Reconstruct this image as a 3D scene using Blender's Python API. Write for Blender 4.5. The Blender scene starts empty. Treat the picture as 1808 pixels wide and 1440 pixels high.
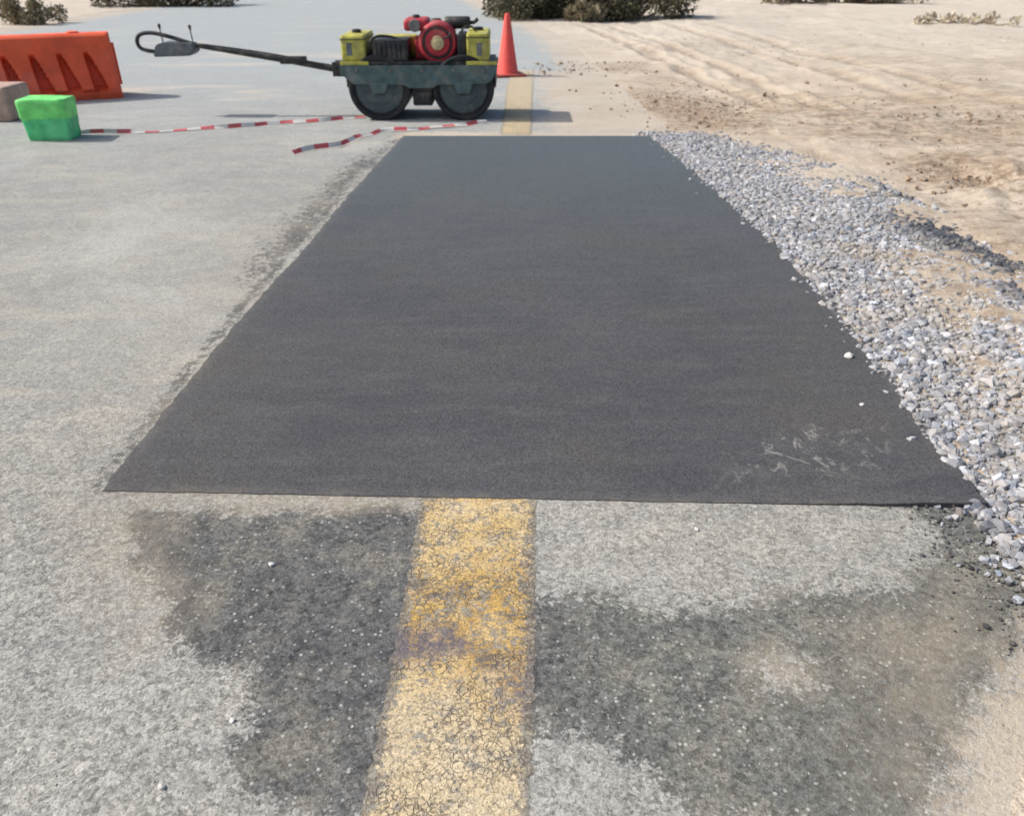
import bpy, bmesh, math, random
import numpy as np
from mathutils import Vector, Matrix, noise
random.seed(7); rng = np.random.default_rng(7)
S = bpy.context.scene; C = S.collection
S.view_settings.view_transform = 'Standard'; S.view_settings.look = 'None'; S.view_settings.exposure = 0

# ------------------------------------------------------------------ camera
W_, H_, F_, HOR, CAMH = 1808, 1440, 1390.0, -90.0, 1.45
PITCH = math.atan((720 - HOR) / F_); CP, SP = math.cos(PITCH), math.sin(PITCH)
cd = bpy.data.cameras.new('camera'); cam = bpy.data.objects.new('camera', cd); C.objects.link(cam)
cam.location = (0, 0, CAMH); cam.rotation_euler = (math.pi/2 - PITCH, 0, 0)
cd.sensor_fit = 'HORIZONTAL'; cd.sensor_width = 36; cd.lens = F_ / W_ * 36; cd.clip_end = 4000; cd.clip_start = .02
cd.dof.use_dof = True; cd.dof.focus_distance = 1.5; cd.dof.aperture_fstop = 6.5
S.camera = cam

def G(px, py, z=0.0):
    u = (px - 904) / F_; v = (py - 720) / F_
    dx, dy, dz = u, CP - v*SP, -SP - v*CP
    t = (z - CAMH) / dz
    return Vector((t*dx, t*dy, z))

# ------------------------------------------------------------------ light
EL = math.radians(43); dirv = Vector((math.cos(EL)*.99, -math.cos(EL)*.12, -math.sin(EL)))
sl = bpy.data.lights.new('sun', 'SUN'); sl.energy = 4.4; sl.angle = math.radians(.7); sl.color = (1, .95, .87)
so = bpy.data.objects.new('sun', sl); C.objects.link(so); so.rotation_euler = dirv.to_track_quat('-Z', 'Y').to_euler(); so.location = (-5, 3, 8)
w = bpy.data.worlds.new('World'); S.world = w; w.use_nodes = True
nt = w.node_tree; bg = nt.nodes['Background']; sky = nt.nodes.new('ShaderNodeTexSky')
sky.sky_type = 'NISHITA'; sky.sun_disc = False; sky.sun_elevation = EL; sky.sun_rotation = math.radians(-97); sky.dust_density = 3.0
nt.links.new(sky.outputs[0], bg.inputs[0]); bg.inputs[1].default_value = .15

# ------------------------------------------------------------------ helpers: objects
def tag(o, label=None, cat=None, group=None, kind=None):
    if label: o['label'] = label
    if cat: o['category'] = cat
    if group: o['group'] = group
    if kind: o['kind'] = kind
    return o
def empty(name, loc, rz=0):
    o = bpy.data.objects.new(name, None); C.objects.link(o); o.location = loc; o.rotation_euler = (0, 0, rz); o.empty_display_size = .1
    return o
def link(name, me, mats, parent=None, smooth=False):
    if not isinstance(mats, (list, tuple)): mats = [mats]
    for m in mats: me.materials.append(m)
    me.polygons.foreach_set('use_smooth', [bool(smooth)]*len(me.polygons))
    o = bpy.data.objects.new(name, me); C.objects.link(o)
    if parent: o.parent = parent
    return o
def obj(name, bm, mats, parent=None, smooth=False, angle=None):
    me = bpy.data.meshes.new(name); bmesh.ops.recalc_face_normals(bm, faces=bm.faces); bm.to_mesh(me); bm.free()
    o = link(name, me, mats, parent, smooth or angle is not None)
    if angle is not None:
        me.set_sharp_from_angle(angle=math.radians(angle))
    return o
def box(bm, x0, x1, y0, y1, z0, z1, bev=0.0, seg=2):
    r = bmesh.ops.create_cube(bm, size=1)
    vs = r['verts']
    for v in vs: v.co = Vector(((x0+x1)/2 + v.co.x*(x1-x0), (y0+y1)/2 + v.co.y*(y1-y0), (z0+z1)/2 + v.co.z*(z1-z0)))
    if bev > 0:
        es = list({e for v in vs for e in v.link_edges})
        bmesh.ops.bevel(bm, geom=es, offset=bev, segments=seg, affect='EDGES', profile=.6)
def tube(bm, pts, r, n=10, rads=None, cap=True):
    pts = [Vector(p) for p in pts]; rings = []
    up0 = None
    for i, p in enumerate(pts):
        a = pts[max(0, i-1)]; b = pts[min(len(pts)-1, i+1)]
        t = (b - a).normalized()
        if up0 is None: up0 = t.orthogonal().normalized()
        up0 = (up0 - t*up0.dot(t)).normalized(); sd = t.cross(up0)
        rr = rads[i] if rads else r
        rings.append([bm.verts.new(p + (up0*math.cos(2*math.pi*k/n) + sd*math.sin(2*math.pi*k/n))*rr) for k in range(n)])
    for i in range(len(rings)-1):
        for k in range(n): bm.faces.new((rings[i][k], rings[i][(k+1) % n], rings[i+1][(k+1) % n], rings[i+1][k]))
    if cap: bm.faces.new(rings[0][::-1]); bm.faces.new(rings[-1])
def smooth_path(pts, n=6):
    pts = [Vector(p) for p in pts]; out = []
    for i in range(len(pts)-1):
        p0 = pts[max(i-1, 0)]; p1 = pts[i]; p2 = pts[i+1]; p3 = pts[min(i+2, len(pts)-1)]
        for k in range(n):
            t = k/n
            out.append(.5*((2*p1) + (p2-p0)*t + (2*p0-5*p1+4*p2-p3)*t*t + (3*p1-p0-3*p2+p3)*t**3))
    out.append(pts[-1]); return out
def lathe(bm, prof, axis, c, n=40):
    c = Vector(c); rings = []
    for a, r in prof:
        ring = []
        for k in range(n):
            th = 2*math.pi*k/n; x, y = r*math.cos(th), r*math.sin(th)
            d = {'Y': (x, a, y), 'Z': (x, y, a), 'X': (a, x, y)}[axis]
            ring.append(bm.verts.new(c + Vector(d)))
        rings.append(ring)
    for i in range(len(rings)-1):
        for k in range(n): bm.faces.new((rings[i][k], rings[i][(k+1) % n], rings[i+1][(k+1) % n], rings[i+1][k]))
    bm.faces.new(rings[0][::-1]); bm.faces.new(rings[-1])
def prism(bm, poly, y0, y1, bev=0):
    a = [bm.verts.new((x, y0, z)) for x, z in poly]; b = [bm.verts.new((x, y1, z)) for x, z in poly]
    fs = [bm.faces.new(a), bm.faces.new(b[::-1])]; n = len(poly)
    for i in range(n): fs.append(bm.faces.new((a[i], b[i], b[(i+1) % n], a[(i+1) % n])))
    if bev:
        es = list({e for f in fs for e in f.edges}); bmesh.ops.bevel(bm, geom=es, offset=bev, segments=2, affect='EDGES')
def np_mesh(name, verts, faces, mats, attr=None, smooth=False):
    me = bpy.data.meshes.new(name); nv, nf = len(verts), len(faces); k = faces.shape[1]
    me.vertices.add(nv); me.vertices.foreach_set('co', np.asarray(verts, dtype=np.float32).ravel())
    me.loops.add(nf*k); me.loops.foreach_set('vertex_index', faces.astype(np.int32).ravel())
    me.polygons.add(nf); me.polygons.foreach_set('loop_start', np.arange(0, nf*k, k, dtype=np.int32))
    me.update(calc_edges=True)
    if attr is not None:
        ca = me.attributes.new('mask', 'FLOAT_COLOR', 'POINT')
        a4 = np.ones((nv, 4), dtype=np.float32); a4[:, :attr.shape[1]] = attr
        ca.data.foreach_set('color', a4.ravel())
    o = link(name, me, mats, None, smooth); me.validate(); return o

# ------------------------------------------------------------------ helpers: masks on the ground plane
def poly_sd(P, poly):
    poly = np.asarray([(p[0], p[1]) for p in poly]); n = len(poly)
    d = np.full(len(P), 1e9); ins = np.zeros(len(P), bool)
    for i in range(n):
        a = poly[i]; b = poly[(i+1) % n]; e = b - a; wv = P - a
        t = np.clip((wv @ e) / max(e @ e, 1e-12), 0, 1)
        q = wv - t[:, None]*e; d = np.minimum(d, np.sqrt((q**2).sum(1)))
        if abs(b[1]-a[1]) > 1e-12:
            cond = (a[1] > P[:, 1]) != (b[1] > P[:, 1])
            xi = (b[0]-a[0])*(P[:, 1]-a[1])/(b[1]-a[1]) + a[0]
            ins ^= cond & (P[:, 0] < xi)
    return np.where(ins, -d, d)
def soft(P, px_poly, wdt):
    sd = poly_sd(P, [G(*p) for p in px_poly]); return np.clip(.5 - sd/(2*wdt), 0, 1)
def vn(P, sc, seed=0.0, octv=3):
    return np.array([noise.fractal(Vector((p[0]*sc+seed, p[1]*sc-seed, seed*.37)), 1.0, 2.0, octv) for p in P])

# ------------------------------------------------------------------ helpers: materials
class M:
    def __init__(s, name):
        s.m = bpy.data.materials.new(name); s.m.use_nodes = True; s.nt = s.m.node_tree; s.b = s.nt.nodes['Principled BSDF']
        s.pos = None
    def n(s, t, **kw):
        nd = s.nt.nodes.new(t)
        for k, v in kw.items(): setattr(nd, k, v)
        return nd
    def lk(s, a, b): s.nt.links.new(a, b)
    def P(s, obj=False):
        if s.pos is None:
            s.pos = s.n('ShaderNodeTexCoord').outputs['Object'] if obj else s.n('ShaderNodeNewGeometry').outputs['Position']
        return s.pos
    def scl(s, v):
        nd = s.n('ShaderNodeVectorMath', operation='MULTIPLY'); s.lk(s.P(), nd.inputs[0]); nd.inputs[1].default_value = v; return nd.outputs[0]
    def warp(s, scale, amt):
        wv = s.n('ShaderNodeVectorMath', operation='ADD'); wn = s.n('ShaderNodeTexNoise'); s.lk(s.P(), wn.inputs['Vector']); wn.inputs['Scale'].default_value = scale; wn.inputs['Detail'].default_value = 3
        sc = s.n('ShaderNodeVectorMath', operation='SCALE'); s.lk(wn.outputs['Color'], sc.inputs[0]); sc.inputs['Scale'].default_value = amt
        s.lk(s.P(), wv.inputs[0]); s.lk(sc.outputs[0], wv.inputs[1]); return wv.outputs[0]
    def noise(s, scale, detail=4, rough=.6, vec=None, dist=0):
        nd = s.n('ShaderNodeTexNoise'); s.lk(vec or s.P(), nd.inputs['Vector'])
        nd.inputs['Scale'].default_value = scale; nd.inputs['Detail'].default_value = detail; nd.inputs['Roughness'].default_value = rough; nd.inputs['Distortion'].default_value = dist
        return nd.outputs['Fac']
    def vor(s, scale, feature='F1', out='Distance', vec=None):
        nd = s.n('ShaderNodeTexVoronoi', feature=feature); s.lk(vec or s.P(), nd.inputs['Vector']); nd.inputs['Scale'].default_value = scale
        return nd.outputs[out]
    def cells(s, scale, vec=None):
        sp = s.n('ShaderNodeSeparateColor'); s.lk(s.vor(scale, 'F1', 'Color', vec), sp.inputs[0]); return sp.outputs[0]
    def chips(s, scale, frac, rad):
        nd = s.n('ShaderNodeTexVoronoi', feature='F1'); s.lk(s.P(), nd.inputs['Vector']); nd.inputs['Scale'].default_value = scale
        sp = s.n('ShaderNodeSeparateColor'); s.lk(nd.outputs['Color'], sp.inputs[0])
        return s.math('MULTIPLY', s.mr(sp.outputs[0], 1-frac, 1-frac*.6), s.mr(nd.outputs['Distance'], rad*.6, rad, 1, 0)), sp.outputs[1]
    def mr(s, v, a, b, c=0, d=1, smooth=True):
        nd = s.n('ShaderNodeMapRange'); nd.interpolation_type = 'SMOOTHSTEP' if smooth else 'LINEAR'
        s.lk(v, nd.inputs[0])
        for i, x in enumerate((a, b, c, d)): nd.inputs[i+1].default_value = x
        return nd.outputs[0]
    def math(s, op, a, b=None):
        nd = s.n('ShaderNodeMath', operation=op)
        for i, x in enumerate((a, b)):
            if x is None: continue
            if isinstance(x, (int, float)): nd.inputs[i].default_value = x
            else: s.lk(x, nd.inputs[i])
        return nd.outputs[0]
    def mul(s, a, b): return s.math('MULTIPLY', a, b)
    def add(s, *a):
        r = a[0]
        for x in a[1:]: r = s.math('ADD', r, x)
        return r
    def cen(s, a, k): return s.mul(s.math('SUBTRACT', a, .5), k)
    def mix(s, a, b, f, mode='MIX'):
        nd = s.n('ShaderNodeMix', data_type='RGBA', blend_type=mode)
        for i, x in ((6, a), (7, b)):
            if isinstance(x, tuple): nd.inputs[i].default_value = (*x, 1)
            else: s.lk(x, nd.inputs[i])
        if isinstance(f, (int, float)): nd.inputs[0].default_value = f
        else: s.lk(f, nd.inputs[0])
        return nd.outputs[2]
    def gain(s, col, f):
        nd = s.n('ShaderNodeVectorMath', operation='SCALE'); s.lk(col, nd.inputs[0]); s.lk(f, nd.inputs['Scale']); return nd.outputs[0]
    def attr(s, name='mask'):
        a = s.n('ShaderNodeAttribute', attribute_name=name); sp = s.n('ShaderNodeSeparateColor'); s.lk(a.outputs['Color'], sp.inputs[0])
        return a.outputs['Color'], sp.outputs[0], sp.outputs[1], sp.outputs[2]
    def sep(s):
        nd = s.n('ShaderNodeSeparateXYZ'); s.lk(s.P(), nd.inputs[0]); return nd.outputs
    def bump(s, h, strength=.5, dist=.01):
        nd = s.n('ShaderNodeBump'); s.lk(h, nd.inputs['Height']); nd.inputs['Strength'].default_value = strength; nd.inputs['Distance'].default_value = dist
        s.lk(nd.outputs[0], s.b.inputs['Normal'])
    def done(s, col=None, rough=.8, metal=0, spec=.4):
        if col is not None:
            if isinstance(col, tuple): s.b.inputs['Base Color'].default_value = (*col, 1)
            else: s.lk(col, s.b.inputs['Base Color'])
        if isinstance(rough, (int, float)): s.b.inputs['Roughness'].default_value = rough
        else: s.lk(rough, s.b.inputs['Roughness'])
        s.b.inputs['Metallic'].default_value = metal; s.b.inputs['Specular IOR Level'].default_value = spec
        return s.m
def paint(name, col, rough=.5, metal=0, dust=.35, var=.25, dustcol=(.42, .36, .28), sc=14):
    m = M(name); m.P(True)
    dk = tuple(c*(1-var) for c in col); lt = tuple(min(1, c*(1+var)) for c in col)
    c = m.mix(dk, lt, m.mr(m.noise(sc, 5), .3, .7))
    d = m.math('MULTIPLY', m.mr(m.noise(sc*.45, 6, .7), .45, .75), dust)
    c = m.mix(c, dustcol, d)
    m.bump(m.noise(sc*6, 3), .15, .004)
    return m.done(c, m.mr(m.noise(sc, 4), .2, .8, rough-.1, rough+.2), metal)

def sand_col(m):
    a = m.noise(.9, 5, .65); b = m.noise(9, 5, .7); f = m.noise(120, 3, .6)
    c = m.mix((.47, .38, .285), (.59, .51, .41), m.mr(a, .3, .7))
    c = m.mix(c, (.63, .565, .475), m.mul(m.mr(b, .5, .75), .6))
    c = m.mix(c, (.34, .265, .19), m.mul(m.mr(f, .52, .72), .45))
    return c, a, b, f

# ---- sand
m = M('sand'); _, R, Gm, B = m.attr()
c, a, b, f = sand_col(m)
st = m.noise(1.9, 8, .8, vec=m.scl((.6, 3.4, 1)), dist=.8)
br = m.mr(m.add(m.mul(R, .40), m.mul(st, 1.0)), .66, .86)
br = m.mul(br, m.mr(R, .0, .5))
br = m.mul(br, m.mr(m.noise(12, 6, .78), .40, .60, .10, 1))
c = m.mix(c, (.20, .135, .088), m.mul(br, .82))
st2 = m.noise(1.1, 8, .8, vec=m.scl((.4, 3.0, 1)), dist=.8)
c = m.mix(c, (.35, .255, .17), m.mul(m.mul(m.mr(st2, .50, .64), .7), m.mr(m.noise(20, 5, .75), .38, .6, .15, 1)))
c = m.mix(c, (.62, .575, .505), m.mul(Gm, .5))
c = m.mix(c, (.33, .25, .175), m.mul(B, m.mr(m.noise(5, 6, .75), .35, .6, .2, .75)))
m.bump(m.add(m.mul(b, .8), m.mul(m.noise(26, 5, .75), .6), m.mul(f, .25)), .8, .03)
sandM = m.done(c, .95, 0, .1)

# ---- old road
m = M('worn_asphalt'); _, R, Gm, B = m.attr()
big = m.noise(.8, 5, .65); med = m.noise(7, 6, .72); m2 = m.noise(24, 5, .78); g1 = m.noise(60, 4, .8); fine = m.noise(230, 2, .7)
ce = m.cells(170, m.warp(200, .004)); ce2 = m.cells(75, m.warp(120, .006))
xyz = m.sep(); xx, yy = xyz[0], xyz[1]
c = m.mix((.278, .277, .258), (.352, .346, .320), m.mr(big, .3, .7))
c = m.mix(c, (.415, .397, .355), m.mul(m.mr(med, .42, .70), .55))
strk = m.noise(1.7, 7, .75, vec=m.scl((.7, 2.0, 1)), dist=.6)
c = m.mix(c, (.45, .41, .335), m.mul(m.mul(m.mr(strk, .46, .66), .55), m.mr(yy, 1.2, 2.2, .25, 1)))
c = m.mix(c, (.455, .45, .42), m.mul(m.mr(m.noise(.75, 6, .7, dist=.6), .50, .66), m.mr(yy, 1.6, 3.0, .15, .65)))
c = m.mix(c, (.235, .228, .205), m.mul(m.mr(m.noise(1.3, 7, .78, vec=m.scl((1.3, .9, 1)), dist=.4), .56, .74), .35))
c = m.mix(c, (.385, .42, .435), m.mr(yy, 3.5, 13, 0, .78))  # paler and bluer with distance: sky reflection and haze put into the road colour
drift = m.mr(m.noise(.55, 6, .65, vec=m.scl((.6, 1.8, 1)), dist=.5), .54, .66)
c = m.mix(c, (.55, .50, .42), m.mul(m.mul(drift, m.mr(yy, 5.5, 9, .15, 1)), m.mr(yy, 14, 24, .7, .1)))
sm = m.add(R, m.cen(m.noise(6, 7, .8), 1.0), m.cen(m2, 1.3), m.cen(g1, 1.0))
sm = m.mul(m.mr(sm, .42, .60), m.mr(R, .02, .2))
tv = m.mr(m.add(m.mul(med, .5), m.mul(m2, .5)), .36, .64)
tarL = m.mix((.055, .058, .065), (.125, .125, .122), tv)
tarR = m.mix((.085, .092, .088), (.165, .168, .150), tv)
tar = m.mix(tarL, tarR, m.mr(xx, .0, .25))
tar = m.mix(tar, (.215, .20, .165), m.mul(m.mr(m.noise(3.4, 8, .8), .46, .62), .8))
c = m.mix(c, tar, m.mul(sm, .9))
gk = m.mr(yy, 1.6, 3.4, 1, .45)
gr = m.add(m.mul(m.add(m.cen(ce, .6), m.cen(ce2, .5), m.cen(m2, .45), m.cen(g1, .55)), gk), 1.0)
c = m.gain(c, m.math('MAXIMUM', gr, .3))
c = m.mix(c, (.035, .035, .034), m.mul(m.mul(m.mr(fine, .54, .70), .4), gk))
c = m.mix(c, (.05, .05, .048), m.mul(m.mul(m.mr(g1, .56, .68), .35), gk))
ch, chv = m.chips(90, .20, .45); c = m.mix(c, (.52, .51, .475), m.mul(m.mul(m.mul(ch, chv), .8), gk))
ch2, chv2 = m.chips(48, .03, .24); c = m.mix(c, (.60, .59, .56), m.mul(ch2, .6))
sc_, *_x = sand_col(m)
sm2 = m.mr(m.add(Gm, m.cen(m.noise(5, 7, .8), 1.4), m.cen(g1, .6), m.cen(m2, .7)), .34, .70)
c = m.mix(c, sc_, m.mul(m.mul(sm2, m.mr(Gm, 0, .2)), m.mr(g1, .35, .6, 1, .6)))
c = m.mix(c, (.34, .28, .20), m.mul(m.mul(B, m.mr(med, .3, .65, .3, .9)), m.mr(ce, .1, .9, 1, .5)))
m.bump(m.add(m.mul(fine, .4), m.mul(ce, .5), g1, m.mul(med, .8)), .75, .006)
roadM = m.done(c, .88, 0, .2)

# ---- fresh asphalt
m = M('fresh_asphalt'); _, R, Gm, B = m.attr()
big = m.noise(.9, 5, .6); med = m.noise(5, 6, .72, vec=m.scl((.5, 2.0, 1))); fine = m.noise(190, 3, .7); g1 = m.noise(85, 4, .75); ce = m.cells(220)
c = m.mix((.067, .068, .076), (.088, .088, .094), m.mr(big, .3, .7))
c = m.mix(c, (.108, .105, .106), m.mul(m.mr(med, .42, .72), .75))
c = m.mix(c, (.096, .089, .080), m.mul(m.mr(m.noise(1.3, 5, .6), .48, .68), .7))
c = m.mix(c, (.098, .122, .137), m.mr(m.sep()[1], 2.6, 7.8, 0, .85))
c = m.gain(c, m.add(m.cen(ce, .65), 1.0))
c = m.mix(c, (.02, .02, .021), m.mul(m.mr(g1, .52, .72), .45))
c = m.mix(c, (.016, .016, .017), m.mul(m.mr(fine, .50, .7), .45))
ch, chv = m.chips(120, .09, .4); c = m.mix(c, (.19, .185, .18), m.mul(m.mul(ch, chv), .65))
rg = m.math('ABSOLUTE', m.math('SUBTRACT', m.noise(8, 4, .6, vec=m.scl((1, .7, 1)), dist=1.2), .5))
sc1 = m.mul(m.mul(m.mr(rg, .0, .045, 1, 0), m.mr(m.noise(13, 4, .7), .44, .58)), m.mr(R, .15, .7))
c = m.mix(c, (.36, .345, .31), m.mul(sc1, .7))
c = m.mix(c, (.15, .145, .135), m.mul(m.mul(R, m.mr(m.noise(7, 6, .75), .48, .68)), .65))
c = m.mix(c, (.25, .22, .18), m.mul(Gm, m.mr(m.noise(14, 6, .75), .4, .65, .15, .8)))
m.bump(m.add(m.mul(fine, .6), g1, m.mul(med, .6), m.mul(ce, .4)), .65, .005)
patchM = m.done(c, .8, 0, .28)

# ---- yellow paint, worn
m = M('worn_yellow_paint'); _, R, Gm, B = m.attr()
big = m.noise(5, 5, .7); med = m.noise(28, 7, .82); fine = m.noise(150, 4, .75); ce = m.cells(170); lo = m.noise(9, 6, .75); agg = m.cells(95, m.warp(120, .006))
cr = m.vor(60, 'DISTANCE_TO_EDGE', 'Distance', vec=m.warp(40, .03))
yy = m.sep()[1]
c = m.mix((.58, .41, .175), (.64, .48, .25), m.mr(big, .3, .7))
c = m.mix(c, (.59, .50, .365), m.mul(m.mr(m.noise(13, 5, .7), .44, .70), .7))
c = m.mix(c, (.58, .50, .37), m.mr(yy, 1.1, 1.35, .6, 0))
c = m.mix(c, (.50, .31, .085), m.mul(R, m.mr(m.noise(14, 6, .75), .36, .58, .25, .9)))
w1 = m.mr(m.add(m.mul(med, .75), m.mul(lo, .35), m.mul(R, .035), m.mul(Gm, .22), m.cen(agg, .12)), .565, .655)
worn = m.mix((.13, .122, .11), (.30, .285, .25), agg)
c = m.mix(c, worn, m.mul(w1, .88))
tarr = m.mul(m.mr(m.noise(8, 7, .82, vec=m.scl((.7, 1.5, 1))), .53, .62), m.mr(R, .3, .8))
c = m.mix(c, (.115, .10, .095), m.mul(tarr, .75))
crk = m.mul(m.mr(cr, .0, .14, 1, 0), m.mul(m.mr(m.noise(6, 6, .8), .40, .56), m.mr(m.noise(40, 4, .7), .34, .54)))
c = m.mix(c, (.10, .082, .065), m.mul(crk, .78))
c = m.gain(c, m.add(m.cen(ce, .4), 1.0))
c = m.mix(c, (.15, .12, .085), m.mul(m.mr(fine, .51, .64), .8))
marks = m.mix((.135, .12, .145), (.46, .41, .32), m.mr(yy, 3, 5))
mk = m.mul(B, m.mr(m.add(m.mul(med, .6), m.mul(m.noise(16, 6, .8), .5)), .40, .58, .12, 1))
c = m.mix(c, marks, m.mul(mk, .85))
m.bump(m.math('SUBTRACT', m.add(med, m.mul(fine, .8)), m.mul(crk, .6)), .6, .006)
yellowM = m.done(c, .88, 0, .2)

# ---- stones
m = M('crushed_stone'); col, R, Gm, B = m.attr()
c = m.mix(col, (.10, .10, .10), m.mul(m.mr(m.noise(70, 4, .7), .5, .75), .35))
c = m.mix(c, (.42, .38, .32), m.mul(m.mr(m.noise(16, 5, .75), .46, .68), .5))
m.bump(m.noise(160, 3), .3, .004); stoneM = m.done(c, .92, 0, .15)
m = M('dusty_gravel_bed'); _, R, Gm, B = m.attr(); c = m.mix((.24, .235, .23), (.37, .35, .315), m.mr(m.noise(12, 5, .7), .35, .65)); c = m.mix(c, (.46, .385, .30), m.mul(R, .85)); c = m.mix(c, (.05, .052, .06), m.mul(m.mul(Gm, m.mr(m.noise(18, 5, .75), .36, .54)), .9))
c = m.mix(c, (.12, .115, .11), m.mul(m.mr(m.noise(90, 3, .7), .5, .7), .5)); m.bump(m.noise(60, 4, .7), .9, .02); bedM = m.done(c, .95, 0, .1)

# ------------------------------------------------------------------ setting
edge_px = [(1830, 1900), (1820, 1600), (1815, 1440), (1840, 1260), (1850, 1080), (1790, 900), (1560, 600), (1428, 450), (1200, 240), (1095, 150), (1005, 70), (955, 45), (900, 25), (845, 0), (780, -30), (700, -50)]
E = np.array([(G(*p).x, G(*p).y) for p in edge_px]); E = E[np.argsort(E[:, 1])]
def xR(y): return np.interp(y, E[:, 1], E[:, 0])
ROADL = -10.9
def steps(segs):
    out = []
    for a, b, s in segs: out += list(np.arange(a, b, s))
    out.append(segs[-1][1]); return np.array(out)
def grid(xs, ys):
    X, Y = np.meshgrid(xs, ys); nx, ny = len(xs), len(ys)
    i = (np.arange(ny-1)[:, None]*nx + np.arange(nx-1)[None, :]).ravel()
    return X.ravel(), Y.ravel(), np.stack([i, i+1, i+nx+1, i+nx], 1)

# ground
xs = np.concatenate([[-1500, -400, -120, -50, -25, -16, -12, -9, -6, -4, -2, -1, 0, .4], steps([(.6, 4, .035), (4, 9, .07), (9, 16, .25), (16, 30, 1)]), [40, 60, 120, 400, 1500]])
ys = np.concatenate([[-1500, -300, -60, -15, -4, -1, 0], steps([(.4, 2.2, .025), (2.2, 9, .04), (9, 16, .07), (16, 32, .25), (32, 50, 1.5)]), [60, 90, 200, 600, 2500]])
X, Y, Fc = grid(xs, ys); P = np.stack([X, Y], 1)
dR = X - xR(Y)
n1 = vn(P, .55, 3.1, 4); n2 = vn(P, 3.2, 8.7, 4); n3 = vn(P, 11, 4.9, 2)
off = np.where(X > -5, dR, ROADL - X)
rise = np.clip(off/.9, 0, 1)
Zg = -.03 + np.clip((off+.22)/.2, 0, 1)*.034 + np.clip((off+.2)/.2, 0, 1)*n3*.0022 + rise*(n1*.05 + n2*.022 + n3*.004)
track = np.zeros(len(P))
for (p0, p1, wd, dp) in (((1030, 46), (1360, 190), .12, .024), ((1075, 44), (1470, 195), .12, .024), ((1180, 44), (1640, 180), .14, .022), ((1240, 44), (1808, 190), .14, .022)):
    A, Bv = np.array(G(*p0)[:2]), np.array(G(*p1)[:2]); e = Bv - A; t = np.clip(((P-A) @ e)/(e @ e), 0, 1); d = np.sqrt((((P-A) - t[:, None]*e)**2).sum(1)) + vn(P, 1.5, 2.2, 2)*.10
    track = np.maximum(track, np.exp(-(d/wd)**2)*.8)
    Zg += rise*(-dp*np.exp(-(d/wd)**2) + dp*.7*np.exp(-((d-wd*1.6)/(wd*.6))**2))
brown = np.maximum.reduce([soft(P, [(1060, 165), (1200, 150), (1330, 178), (1420, 225), (1330, 245), (1180, 232), (1100, 195)], .6)*1.0,
                           soft(P, [(930, 110), (1150, 110), (1170, 132), (930, 130)], .4)*1.05,
                           soft(P, [(1560, 280), (1660, 265), (1840, 300), (1840, 350), (1700, 350), (1600, 320)], .35)*1.1,
                           soft(P, [(1180, 165), (1900, 190), (1900, 290), (1450, 270)], .6)*.75,
                           np.clip(.45 + 1.2*vn(P, .5, 12.3, 3), 0, .6)])
brown = np.clip(brown, 0, 1)
heap = soft(P, [(1690, 345), (1720, 305), (1790, 292), (1880, 305), (1880, 350), (1760, 356)], .25)
Zg += rise*(brown*(.025*np.abs(vn(P, 6, 1.3, 4))) + heap*(.05 + .06*n2 + .04*n3))
brown = np.maximum(brown, heap*1.0)
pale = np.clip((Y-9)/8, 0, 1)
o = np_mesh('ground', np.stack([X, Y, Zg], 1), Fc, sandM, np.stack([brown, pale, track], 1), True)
tag(o, 'pale bumpy sand ground beside and beyond the road', 'ground', kind='structure')

# road
xs = np.concatenate([[-11, -9, -7.5, -6, -5, -4, -3, -2.4], steps([(-2, 2.6, .02)])])
ys = np.concatenate([[-6, -3, -1, 0, .4], steps([(.6, 2.6, .02), (2.6, 9, .045), (9, 22, .2), (22, 60, 1.5)])])
X, Y, Fc = grid(xs, ys)
jit = np.array([noise.fractal(Vector((y*4, 3.3, 0)), 1, 2, 4) for y in Y])*.03
lim = xR(Y) + jit
Xc = np.minimum(X, lim); Xc = np.maximum(Xc, ROADL + .0*X)
keep = ~((Xc[Fc[:, 0]] >= Xc[Fc[:, 1]] - 1e-6) & (Xc[Fc[:, 3]] >= Xc[Fc[:, 2]] - 1e-6))
P = np.stack([Xc, Y], 1)
stain = np.maximum.reduce([
    soft(P, [(240, 900), (480, 905), (800, 900), (800, 960), (780, 1060), (770, 1200), (740, 1330), (720, 1440), (560, 1445), (430, 1400), (405, 1320), (445, 1270), (435, 1200), (365, 1165), (285, 1120), (305, 1060), (250, 1000), (230, 940)], .08),
    soft(P, [(850, 1065), (1050, 1045), (1140, 1080), (1300, 1065), (1420, 1035), (1600, 1040), (1660, 950), (1640, 900), (1760, 900), (1850, 1060), (1800, 1150), (1720, 1250), (1650, 1440), (1500, 1520), (1250, 1460), (1150, 1395), (1035, 1300), (850, 1285)], .09)*.93,
    soft(P, [(1600, 888), (1800, 888), (1860, 1060), (1770, 1070), (1680, 960)], .06)*1.0,
    soft(P, [(712, 238), (620, 290), (500, 400), (430, 500), (500, 470), (610, 350), (716, 240)], .26)*.9,
    soft(P, [(180, 868), (440, 540), (610, 350), (590, 345), (410, 545), (150, 868)], .06)*.8])
lightspot = soft(P, [(1310, 1160), (1380, 1140), (1450, 1175), (1440, 1230), (1350, 1235)], .06)
stain = stain*(1 - .75*lightspot)
edge = np.clip(1 - (lim - Xc)/np.where(Y < 1.9, .14, .38), 0, 1)*np.where(Y < 1.9, .9, .9)
far = np.clip((Y-8)/3, 0, 1); edge = np.maximum(edge, np.clip(1 - (lim - Xc)/1.2, 0, 1)*far)
edge = np.maximum(edge, np.clip(1 - (Xc - ROADL)/1.5, 0, 1))
edge = np.where((Y > 1.5) & (Y < 2.1), edge*.35, edge)
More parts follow.
